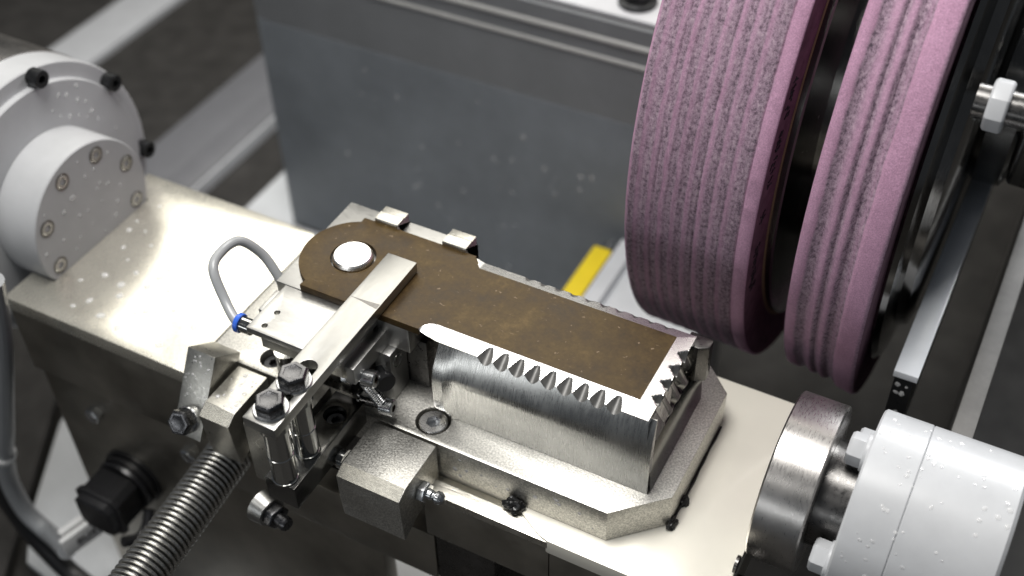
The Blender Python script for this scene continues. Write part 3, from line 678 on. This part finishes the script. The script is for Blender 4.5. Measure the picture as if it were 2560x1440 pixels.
# ================================================================== pale strip and things behind on the right
wsx = thing('pale_rail', (202, 100, -30), 'pale painted rail with worn edges right of the wheels', 'rail')
obj('rail_top', box(196.5, 208, 13, 420, 16, 20), 'rail_white', wsx, .5)
obj('rail_end', box(197.5, 206.5, 13.5, 419, -40, 15.8), 'black_ox', wsx, .3)
drops('water_drops', [(random.uniform(198.5, 205.5), 13.4, random.uniform(-8, 13)) for k in range(9)], (0, -1, 0), wsx, .6, 1.4, .4)
cf = thing('glint_fitting', (215, 28, 150), 'added pipe fitting whose white nut paints a lamp reflection at the upper right edge', 'fitting')  # made-up pipe and nut; the white paint stands in for a lamp reflection
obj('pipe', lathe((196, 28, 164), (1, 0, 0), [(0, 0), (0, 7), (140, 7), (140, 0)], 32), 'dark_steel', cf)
obj('glint_nut', lathe((201, 28, 164), (1, 0, 0), [(0, 0), (0, 10), (1, 11), (7, 11), (8, 10), (8, 0)], 8), 'white_paint', cf, .6)
yb = thing('yellow_bar', (-34, 160, -160), 'short bright yellow bar lying between the blade and splash panel', 'bar')
obj('bar', box(-42, -27.5, 110, 206, -162, -150), 'yellow', yb, 1.5)
obj('plug', lathe((-33, 206, -155), (0, 1, 0), [(0, 0), (0, 5), (9, 5), (11, 3), (11, 0)], 24), 'zinc', yb)
tag(obj('grey_channel', prism('y', [(-26.5, -260), (-26.5, -150), (-14, -150), (-14, -158), (-8, -158), (-8, -150), (58, -150), (58, -260)], 90, 221), 'sheet', None, .8), 'pale grey channel block beside the yellow bar', 'channel')

# ================================================================== cables and connector at the lower left
cd = thing('metal_conduit', (-87, -185, -53), 'ribbed flexible metal conduit coming forward from under the jaw block', 'conduit')
a0, a1 = Vector((-91.6, -135, -40)), Vector((-83.2, -236, -41)); dv = (a1 - a0).normalized(); L_ = (a1 - a0).length
obj('inner_tube', tube([a0, a1], 9.6, 32), 'black_ox', cd)
rb = None
for k in range(int(L_ / 2.95)):
    if rb is None:
        rb = obj('rib', lathe(a0, dv, [(.2, 9.4), (.25, 11.2), (.6, 11.8), (1.1, 12.1), (1.6, 11.8), (1.95, 11.2), (2.0, 9.4)], 40), 'conduit', cd)
    else:
        c2 = rb.copy(); C.objects.link(c2); c2.parent = cd; c2.location = dv * (2.95 * k) * S
obj('end_ferrule', lathe(a0 - dv * 7.5, dv, [(0, 0), (0, 12.4), (7, 12.4), (7.4, 11.8), (7.4, 0)], 40), 'dark_steel', cd)
cn = thing('plug_connector', (-195, -140, -125), 'black plug connector with ribbed collar hanging below the table', 'connector')
XC, ZC = -191, -131
def rsq(y, w_, c=4): return [(XC + a * w_ + (-c if a > 0 else c) * e, y, ZC + b * w_ + (-c if b > 0 else c) * (1 - e)) for a, b, e in ((-1, -1, 1), (1, -1, 1), (1, -1, 0), (1, 1, 0), (1, 1, 1), (-1, 1, 1), (-1, 1, 0), (-1, -1, 0))]
obj('shell', loft([rsq(y, w_) for y, w_ in ((-158, 11), (-157, 13), (-153, 13), (-152.7, 15.5), (-149.5, 15.5), (-149, 14.2), (-134, 14.2), (-133, 13))]), 'plastic_black', cn, .5)
obj('collar', lathe((XC, -133, ZC), (0, 1, 0), [(0, 0), (0, 18), (2, 18.5), (2.2, 16.5), (4, 16.5), (4.2, 18.5), (7, 18.5), (7.2, 16.5), (8.5, 16.5), (8.7, 20), (10.8, 20), (10.8, 0)], 28), 'plastic_black', cn)
obj('latch', tube(smooth_path([(-176, -156, -147), (-173, -148, -152), (-173, -140, -150), (-175, -133, -143)], 8), 3.4, 10), 'plastic_black', cn)
tg = thing('cable_tag', (-219, -151, -180), 'white plastic cable tag with dark lettering below the black connector', 'tag')
obj('tag_plate', prism('z', [(-223.4, -165.8), (-220.2, -166.2), (-212.4, -137.8), (-215.6, -137.2)], -180, -164.4), 'tag', tg, .5)
obj('tag_clip', prism('z', [(-227, -162), (-223, -163), (-216.5, -139.5), (-220.5, -138.5)], -168, -161.5), 'tag', tg, .8)
ax_ = Vector((7.8, 28.4, 0)).normalized(); up_ = Vector((0, 0, 1)); nn = ax_.cross(up_)
fc = bpy.data.curves.new('lettering', 'FONT'); fc.body = 'BU4'; fc.size = 7.5 * S; fc.extrude = .1 * S; fc.align_x = 'CENTER'; fc.align_y = 'CENTER'
ft_ = bpy.data.objects.new('text_source', fc); me_ = bpy.data.meshes.new_from_object(ft_); bpy.data.objects.remove(ft_)
me_.materials.clear(); me_.materials.append(MT['ink']); me_.name = 'lettering'
fo = bpy.data.objects.new('lettering', me_); C.objects.link(fo)
fo.matrix_world = Matrix.Translation((Vector((-216.2, -152, -172.5)) + nn * .35 - BASE[tg.name]) * S) @ Matrix((ax_, up_, nn)).transposed().to_4x4()
fo.parent = tg
cb_ = thing('grey_cable', (-260, -150, -150), 'thick grey cable curving down the left border to the white tag', 'cable')
obj('sheath', tube(smooth_path([(-205, -150, 45), (-213, -150, 15), (-224, -150, -18), (-241, -150, -62), (-255, -150, -98), (-266, -150, -125), (-274, -150, -156), (-272, -150, -184), (-258, -151, -195), (-242, -156, -188), (-222, -164, -176)], 12), 5.6, 18), 'cable', cb_)
obj('cable_tie', lathe((-265, -150, -122), (-.36, 0, -.93), [(0, 5), (0, 6.9), (3.5, 6.9), (3.5, 5)], 28), 'tag', cb_)
tag(obj('black_cable', tube(smooth_path([(-300, -150, -40), (-295, -150, -110), (-288, -150, -165), (-276, -151, -205), (-250, -153, -232), (-215, -156, -240), (-180, -160, -248), (-140, -165, -254)], 12), 6.5, 16), 'plastic_black'), 'thick black cable crossing the bottom left corner', 'cable')
tag(obj('floor_cover', plate([(-1200, -600), (-240, -600), (-272, -215), (-330, -118), (-372, -46), (-420, 40), (-1200, 40)], [], -259.5, -252), 'dark', None, .8), 'dark grey cover plate on the machine floor at far left', 'cover')
